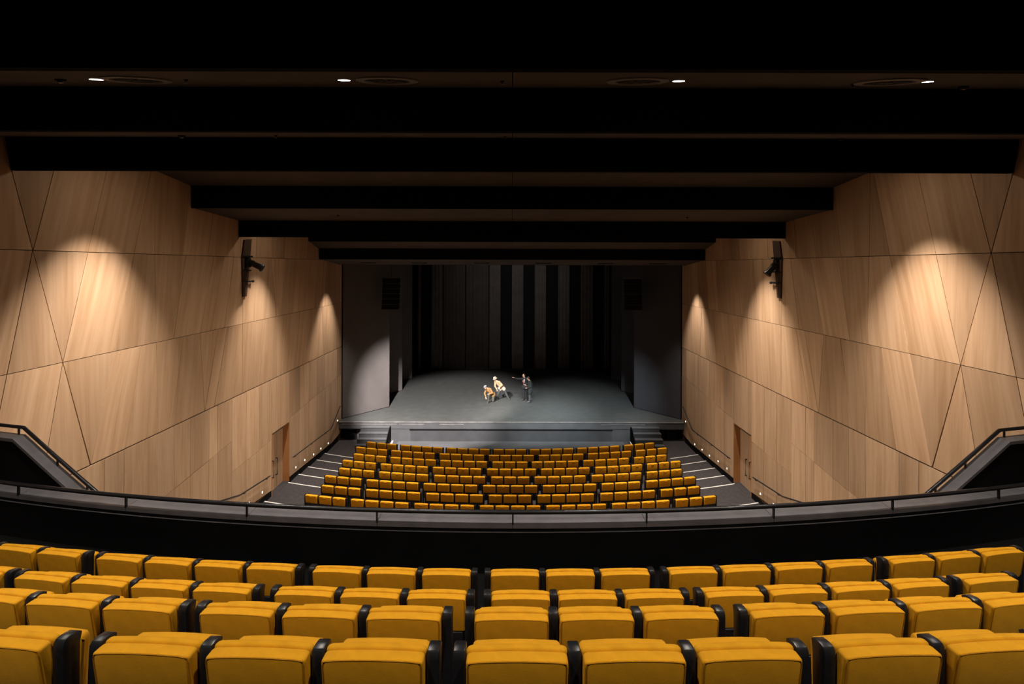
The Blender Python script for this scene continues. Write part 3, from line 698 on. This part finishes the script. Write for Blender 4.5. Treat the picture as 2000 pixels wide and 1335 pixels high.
# ------------------------------------------------------------------ aisle handrails and step lights
for s, side in ((-1, 'left'), (1, 'right')):
    X = s*(XW-0.085)
    for pts, lab in (([(23.50, -8.80), (28.35, -9.06), (28.60, -8.98), (29.95, -8.20)], 'slim black wall handrail between the %s door and the stage' % side),
                     ([(17.3, -8.02), (18.9, -8.48), (21.25, -8.74)], 'slim black wall handrail on the balcony side of the %s door' % side)):
        y0, z0 = pts[0]
        t = thing('wall_handrail', lab, 'handrail', (X, y0, z0))
        obj('rail', MB().tube([(0, y-y0, z-z0) for y, z in pts], 0.025, 8), 'steel', t, True)
        L_ = pts[-1][0]-pts[0][0]; nb = 4 if L_ > 5 else 3
        for i in range(nb):
            y = pts[0][0]+L_*(0.05+0.9*i/(nb-1))
            for (a, za), (c, zc) in zip(pts, pts[1:]):
                if a <= y <= c: z = za+(zc-za)*(y-a)/(c-a)
            obj('bracket', MB().tube([(0, y-y0, z-z0-0.02), (s*0.03, y-y0, z-z0-0.08), (s*0.078, y-y0, z-z0-0.08)], 0.012, 6), 'steel', t)
    for i, (y, z) in enumerate(((29.7, -8.99), (28.2, -9.79), (27.1, -9.69), (26.1, -9.63), (25.0, -9.5), (23.97, -9.45), (20.75, -9.2), (19.7, -9.14))):
        where = ('%s from the stage' % ORD[i]) if i < 6 else ('beyond the door, %s one' % ('first' if i == 6 else 'second'))
        t = thing('step_light', 'small square lit step light low on the %s wall, %s' % (side, where), 'step light', (s*(XW-0.001), y, z), 0, 'step lights along the %s wall' % side)
        obj('frame', MB().box((0, -0.042, -0.042), (-s*0.006, 0.042, 0.042)), 'trimm', t)
        obj('lens', MB().box((-s*0.0065, -0.032, -0.032), (-s*0.010, 0.032, 0.032)), 'steplamp', t)

# ------------------------------------------------------------------ people
def capsule(mb, a, b, ra, rb, n=12):
    a, b = Vector(a), Vector(b); d = b-a; L_ = max(d.length, 1e-4); d = d.normalized()
    ref = Vector((0, 0, 1)) if abs(d.z) < 0.9 else Vector((0, 1, 0)); u = d.cross(ref).normalized(); v = u.cross(d).normalized()
    rings = []
    for t in (-1, -0.92, -0.7, -0.38, 0):
        rr = ra*math.sqrt(max(0, 1-t*t)) if t > -1 else ra*0.05; rings.append((a+d*t*ra, rr))
    for t in (0, 0.38, 0.7, 0.92, 1):
        rr = rb*math.sqrt(max(0, 1-t*t)) if t < 1 else rb*0.05; rings.append((b+d*t*rb, rr))
    mb.loft([[c + (u*math.cos(2*math.pi*k/n)+v*math.sin(2*math.pi*k/n))*r for k in range(n)] for c, r in rings])
def fuse(name, mb, m, parent, voxel, smooth=4):
    me = mb.mesh(name); o = bpy.data.objects.new(name+'_tmp', me); COL.objects.link(o)
    r = o.modifiers.new('r', 'REMESH'); r.mode = 'VOXEL'; r.voxel_size = voxel; r.use_smooth_shade = True
    s = o.modifiers.new('s', 'SMOOTH'); s.factor = 0.5; s.iterations = smooth
    dg = bpy.context.evaluated_depsgraph_get(); ne = bpy.data.meshes.new_from_object(o.evaluated_get(dg))
    bpy.data.objects.remove(o); ne.name = name; ne.materials.clear(); ne.materials.append(M[m])
    ne.polygons.foreach_set('use_smooth', [True]*len(ne.polygons))
    return obj(name, ne, m, parent)
def hand(mb, w, e, side, curl=0.5, palm=None):
    """palm, four unequal bent fingers and a thumb, growing from wrist w along direction e"""
    w = Vector(w); e = Vector(e).normalized(); pn = Vector(palm or (0, 0, -1)); sd = e.cross(pn).normalized()*side; pn = sd.cross(e).normalized()*side
    for k in (-1, 0, 1): capsule(mb, w+e*0.005+sd*0.010*k, w+e*0.085+sd*0.024*k, 0.020, 0.016, 8)
    for k, ln in ((-1.5, 0.062), (-0.5, 0.074), (0.5, 0.078), (1.5, 0.070)):
        p = w+e*0.092+sd*0.021*k; d = (e+sd*0.10*k).normalized()
        q = p+d*ln*0.5+pn*ln*0.18*curl; q2 = q+(d*(1-curl*0.6)+pn*curl*0.9).normalized()*ln*0.5
        capsule(mb, p, q, 0.0105, 0.0095, 8); capsule(mb, q, q2, 0.0095, 0.008, 8)
    p = w+e*0.03+sd*0.03; q = p+(e*0.6+sd*0.7).normalized()*0.045; capsule(mb, p, q, 0.014, 0.011, 8); capsule(mb, q, q+(e*0.9+sd*0.2+pn*0.3).normalized()*0.035, 0.011, 0.009, 8)
def face_mb(mb, c, fwd, upv):
    """head with jaw, nose, ears; c is the head's centre"""
    c = Vector(c); f = Vector(fwd).normalized(); u = Vector(upv).normalized(); r = f.cross(u).normalized(); u = r.cross(f)
    Rm = Matrix((r, f, u)).transposed()
    mb.ell(c+u*0.02, (0.076, 0.094, 0.100), 16, 12, Rm)
    mb.ell(c+f*0.02-u*0.045, (0.058, 0.068, 0.070), 14, 10, Rm)
    mb.ell(c+f*0.055-u*0.095, (0.030, 0.026, 0.022), 10, 8, Rm)
    capsule(mb, c+f*0.088+u*0.018, c+f*0.108-u*0.022, 0.009, 0.014, 8)
    for s in (-1, 1): mb.ell(c+r*s*0.078-u*0.005-f*0.005, (0.012, 0.022, 0.032), 8, 6, Rm)
    return Rm, r, f, u
def person(label, loc, J, jacket, trousers, headgear, hairm='hair', shirt=None, coat_len=None, group='actors on the stage', tails=None):
    t = thing('person', label, 'person', loc, 0, group)
    V = {k: Vector(v) for k, v in J.items() if k != 'curl'}
    up = (V['head']-V['neck']).normalized(); up = (up*0.5+Vector((0, 0, 1))*0.5).normalized()
    # body
    b = MB()
    Rm, r, f, u = face_mb(b, V['head'], J['face'], up)
    capsule(b, V['neck']-up*0.04, V['head']-up*0.05, 0.056, 0.050)
    sp = V['chest']-V['pelvis']
    capsule(b, V['pelvis'], V['chest'], 0.125, 0.135); capsule(b, V['chest'], V['neck'], 0.12, 0.06)
    for s in 'LR':
        capsule(b, V['neck']-up*0.05, V['sh'+s], 0.06, 0.062)
        capsule(b, V['sh'+s], V['el'+s], 0.055, 0.042); capsule(b, V['el'+s], V['wr'+s], 0.041, 0.029)
        hand(b, V['wr'+s], V['hd'+s], 1 if s == 'L' else -1, J.get('curl', 0.5))
        capsule(b, V['pelvis'], V['hip'+s], 0.11, 0.10); capsule(b, V['hip'+s], V['kn'+s], 0.092, 0.060)
        capsule(b, V['kn'+s], V['an'+s], 0.058, 0.040); capsule(b, V['an'+s], V['toe'+s], 0.042, 0.032)
    body = fuse('body', b, 'skin', t, 0.009, 3)
    for s in (-1, 1):
        e = obj('eye', MB().ell(V['head']+f*0.076+r*s*0.032+u*0.018, (0.012, 0.010, 0.008), 8, 6, Rm), 'shirt', t, True)
        obj('iris', MB().ell(V['head']+f*0.084+r*s*0.032+u*0.018, (0.006, 0.004, 0.006), 8, 6, Rm), 'hair', e, True)
        obj('eyebrow', MB().ell(V['head']+f*0.088+r*s*0.032+u*0.040, (0.019, 0.007, 0.005), 8, 6, Rm), hairm, t, True)
    obj('mouth', MB().ell(V['head']+f*0.088-u*0.055, (0.020, 0.006, 0.005), 8, 6, Rm), 'lips', t, True)
    # hair: a shell over the skull, clear of the face
    h = MB(); h.ell(V['head']+u*0.035-f*0.018, (0.084, 0.092, 0.094), 16, 12, Rm); h.ell(V['head']-f*0.045-u*0.02, (0.074, 0.060, 0.075), 14, 10, Rm)
    obj('hair', h, hairm, t, True)
    # trousers
    b = MB()
    capsule(b, V['pelvis']+sp.normalized()*0.02, V['pelvis']+sp.normalized()*0.10, 0.142, 0.138)
    for s in 'LR':
        capsule(b, V['pelvis'], V['hip'+s], 0.125, 0.118); capsule(b, V['hip'+s], V['kn'+s], 0.112, 0.080)
        capsule(b, V['kn'+s], V['kn'+s]+(V['an'+s]-V['kn'+s])*0.92, 0.078, 0.066)
    fuse('trousers', b, trousers, t, 0.014)
    for s in 'LR':
        b = MB(); d = (V['toe'+s]-V['an'+s]).normalized(); up2 = Vector((0, 0, 1))
        capsule(b, V['an'+s]-d*0.02-up2*0.01, V['an'+s]+(V['toe'+s]-V['an'+s])*0.6, 0.055, 0.048); capsule(b, V['an'+s]+(V['toe'+s]-V['an'+s])*0.5, V['toe'+s], 0.048, 0.040)
        fuse('shoe', b, 'shoe', t, 0.012, 2)
    # jacket or coat
    b = MB(); k = sp.normalized()
    capsule(b, V['pelvis']+k*0.04, V['chest'], 0.165, 0.168); capsule(b, V['chest'], V['neck']-up*0.06, 0.155, 0.10)
    for s in 'LR':
        capsule(b, V['neck']-up*0.07, V['sh'+s], 0.085, 0.085); capsule(b, V['chest'], V['sh'+s], 0.13, 0.085)
        capsule(b, V['sh'+s], V['el'+s], 0.080, 0.062); capsule(b, V['el'+s], V['el'+s]+(V['wr'+s]-V['el'+s])*0.93, 0.061, 0.048)
    if coat_len:
        for s in 'LR':
            q = V['hip'+s]+(V['kn'+s]-V['hip'+s])*coat_len
            capsule(b, V['pelvis'], V['hip'+s], 0.165, 0.155); capsule(b, V['hip'+s], q, 0.155, 0.145)
    jk = fuse('jacket', b, jacket, t, 0.014)
    if tails:
        b = MB(); capsule(b, V['pelvis']+k*0.10, V['pelvis']-k*0.02, 0.160, 0.165)
        for s in 'LR': capsule(b, V['pelvis']+k*0.04, V['hip'+s]+(V['kn'+s]-V['hip'+s])*0.20, 0.140, 0.138)
        fuse('shirt_tail', b, tails, t, 0.014)
    obj('collar', MB().tube([V['neck']-up*0.05+(r*math.cos(a)*0.085+f*math.sin(a)*0.085)*1.0+f*0.01 for a in [math.pi*2*i/14 for i in range(15)]], 0.024, 8), jacket, jk, True)
    cf = (V['chest'] - V['pelvis']).normalized(); g = Vector(J.get('front', J['face'])).normalized(); g = (g - cf*g.dot(cf)).normalized()
    if shirt:
        a0 = V['neck']-up*0.06+g*0.115; a1 = V['chest']+g*0.182; a2 = V['chest']-cf*0.16+g*0.182
        sd = g.cross(cf).normalized()
        vs = [a0+sd*0.065, a0-sd*0.065, a1-sd*0.058+g*0.006, a2, a1+sd*0.058+g*0.006]
        sm = MB(); sm.add([p for p in vs]+[p-g*0.02 for p in vs], [(0, 1, 2, 3, 4), (9, 8, 7, 6, 5)]+[(i, (i+1) % 5, (i+1) % 5+5, i+5) for i in range(5)])
        obj('shirt_front', sm, shirt, t)
        tm = MB(); tm.tube([a0+g*0.012, a0*0.6+a1*0.4+g*0.018, a1+g*0.02, a2+g*0.014+cf*0.02], [0.018, 0.020, 0.026, 0.020], 6); obj('tie', tm, 'red', t, True)
    else:
        pp = [V['chest']+cf*0.08+g*0.165, V['chest']-cf*0.05+g*0.175, V['pelvis']+cf*0.15+g*0.165]
        for i, p in enumerate(pp): obj('button', MB().ell(p, (0.012, 0.012, 0.012), 8, 6), 'hair', jk, True)
    # headgear
    if headgear == 'brim':
        n = 20
        def hring(rad, zz, sq=1.12): return [V['head']+u*zz+(r*math.cos(2*math.pi*i/n)*rad+f*math.sin(2*math.pi*i/n)*rad*sq) for i in range(n)]
        hat = obj('hat', MB().loft([hring(0.135, 0.045), hring(0.138, 0.055), hring(0.098, 0.068), hring(0.096, 0.10), hring(0.088, 0.150), hring(0.06, 0.168), hring(0.02, 0.160)]), 'felt', t, True)
        obj('hat_band', MB().loft([hring(0.101, 0.068), hring(0.101, 0.09)], False), 'brown', hat, True)
    elif headgear == 'cap':
        c = MB(); c.ell(V['head']+u*0.075-f*0.005, (0.100, 0.118, 0.062), 16, 10, Rm)
        cp = obj('flat_cap', c, 'capm', t, True)
        obj('peak', MB().ell(V['head']+u*0.052+f*0.105, (0.078, 0.06, 0.013), 14, 8, Rm), 'capm', cp, True)
    return t
def at_px(px, py): y = -ZS*1000/(py-519); return ((px-CXP)/1000*y, y, ZS)

# standing man pointing towards the pair on the left
person('person in black suit, white shirt and red tie, arm stretched towards the crouching pair', at_px(1024.5, 781.5),
       dict(head=(-0.06, -0.04, 1.70), neck=(-0.02, 0, 1.54), chest=(0, 0, 1.32), pelvis=(0.03, 0.02, 0.97), face=(-0.9, -0.5, -0.12), front=(-0.45, -0.9, 0),
            shL=(0.19, 0.03, 1.47), elL=(0.24, 0.0, 1.20), wrL=(0.06, -0.20, 1.12), hdL=(-0.9, -0.3, 0.1),
            shR=(-0.20, -0.02, 1.47), elR=(-0.47, -0.10, 1.48), wrR=(-0.70, -0.16, 1.57), hdR=(-0.95, -0.1, 0.25), curl=0.15,
            hipL=(0.11, 0.02, 0.93), knL=(0.13, 0, 0.50), anL=(0.14, 0.03, 0.09), toeL=(0.08, -0.13, 0.045),
            hipR=(-0.07, 0.02, 0.93), knR=(-0.09, -0.02, 0.50), anR=(-0.07, 0.02, 0.09), toeR=(-0.20, -0.10, 0.045)),
       'suit', 'suit', None, shirt='shirt', coat_len=0.25)
# companion in the dark coat
person('person in long charcoal coat standing close beside the pointing figure, hands clasped', at_px(1034, 785.3),
       dict(head=(-0.08, -0.03, 1.62), neck=(-0.02, 0, 1.46), chest=(0.02, 0, 1.25), pelvis=(0.03, 0.0, 0.93), face=(-0.85, 0.50, -0.25), front=(-0.95, -0.35, 0),
            shL=(0.02, -0.19, 1.38), elL=(0.06, -0.25, 1.10), wrL=(-0.14, -0.20, 1.00), hdL=(-0.9, 0.25, 0.05),
            shR=(0.04, 0.18, 1.38), elR=(0.02, 0.20, 1.12), wrR=(-0.20, 0.0, 1.12), hdR=(-0.7, -0.6, 0.2),
            hipL=(0.03, -0.09, 0.90), knL=(0.0, -0.12, 0.48), anL=(0.0, -0.12, 0.09), toeL=(-0.17, -0.16, 0.045),
            hipR=(0.04, 0.09, 0.90), knR=(0.05, 0.10, 0.48), anR=(0.10, 0.12, 0.09), toeR=(-0.06, 0.12, 0.045)),
       'coat', 'trousers', None, hairm='bhair', coat_len=0.55)
# leaning man in the pale hat
person('person in pale brimmed hat and beige jacket leaning over the kneeling one, legs apart', at_px(980, 780.3),
       dict(head=(-0.46, -0.10, 1.42), neck=(-0.36, -0.03, 1.29), chest=(-0.22, 0, 1.12), pelvis=(0.02, 0.02, 0.84), face=(-0.55, -0.75, -0.35),
            shL=(-0.18, -0.14, 1.24), elL=(0.02, -0.22, 1.05), wrL=(-0.16, -0.30, 0.92), hdL=(-0.8, -0.1, -0.25),
            shR=(-0.45, 0.10, 1.20), elR=(-0.47, 0.02, 0.92), wrR=(-0.34, -0.12, 0.74), hdR=(0.3, -0.3, -0.8),
            hipL=(0.10, 0.02, 0.80), knL=(0.27, 0.04, 0.45), anL=(0.44, 0.06, 0.09), toeL=(0.52, -0.09, 0.045),
            hipR=(-0.07, 0.02, 0.80), knR=(-0.24, -0.06, 0.45), anR=(-0.30, 0.04, 0.09), toeR=(-0.33, -0.13, 0.045)),
       'beige', 'trousers', 'brim', coat_len=0.0, tails='cream')
# kneeling man in the flat cap
person('person in grey flat cap and brown jacket kneeling on one knee', at_px(958.5, 783.5),
       dict(head=(-0.36, -0.14, 0.98), neck=(-0.24, -0.04, 0.89), chest=(-0.12, 0, 0.76), pelvis=(0.10, 0.06, 0.50), face=(-0.55, -0.75, -0.25),
            shL=(-0.02, -0.14, 0.84), elL=(0.12, -0.24, 0.62), wrL=(-0.08, -0.36, 0.58), hdL=(-0.9, -0.2, 0.05),
            shR=(-0.30, 0.08, 0.80), elR=(-0.42, -0.02, 0.54), wrR=(-0.33, -0.14, 0.33), hdR=(0.2, -0.3, -0.9),
            hipL=(0.16, 0.0, 0.47), knL=(0.16, -0.14, 0.085), anL=(0.20, 0.26, 0.10), toeL=(0.20, 0.38, 0.05),
            hipR=(0.0, 0.0, 0.48), knR=(-0.12, -0.38, 0.50), anR=(-0.14, -0.34, 0.09), toeR=(-0.18, -0.50, 0.045)),
       'brown', 'olive', 'cap', coat_len=0.15)

# ------------------------------------------------------------------ lift the whole hall so its lowest floor sits at zero
for o in list(SC.objects):
    if o.parent is None: o.location.z += UP
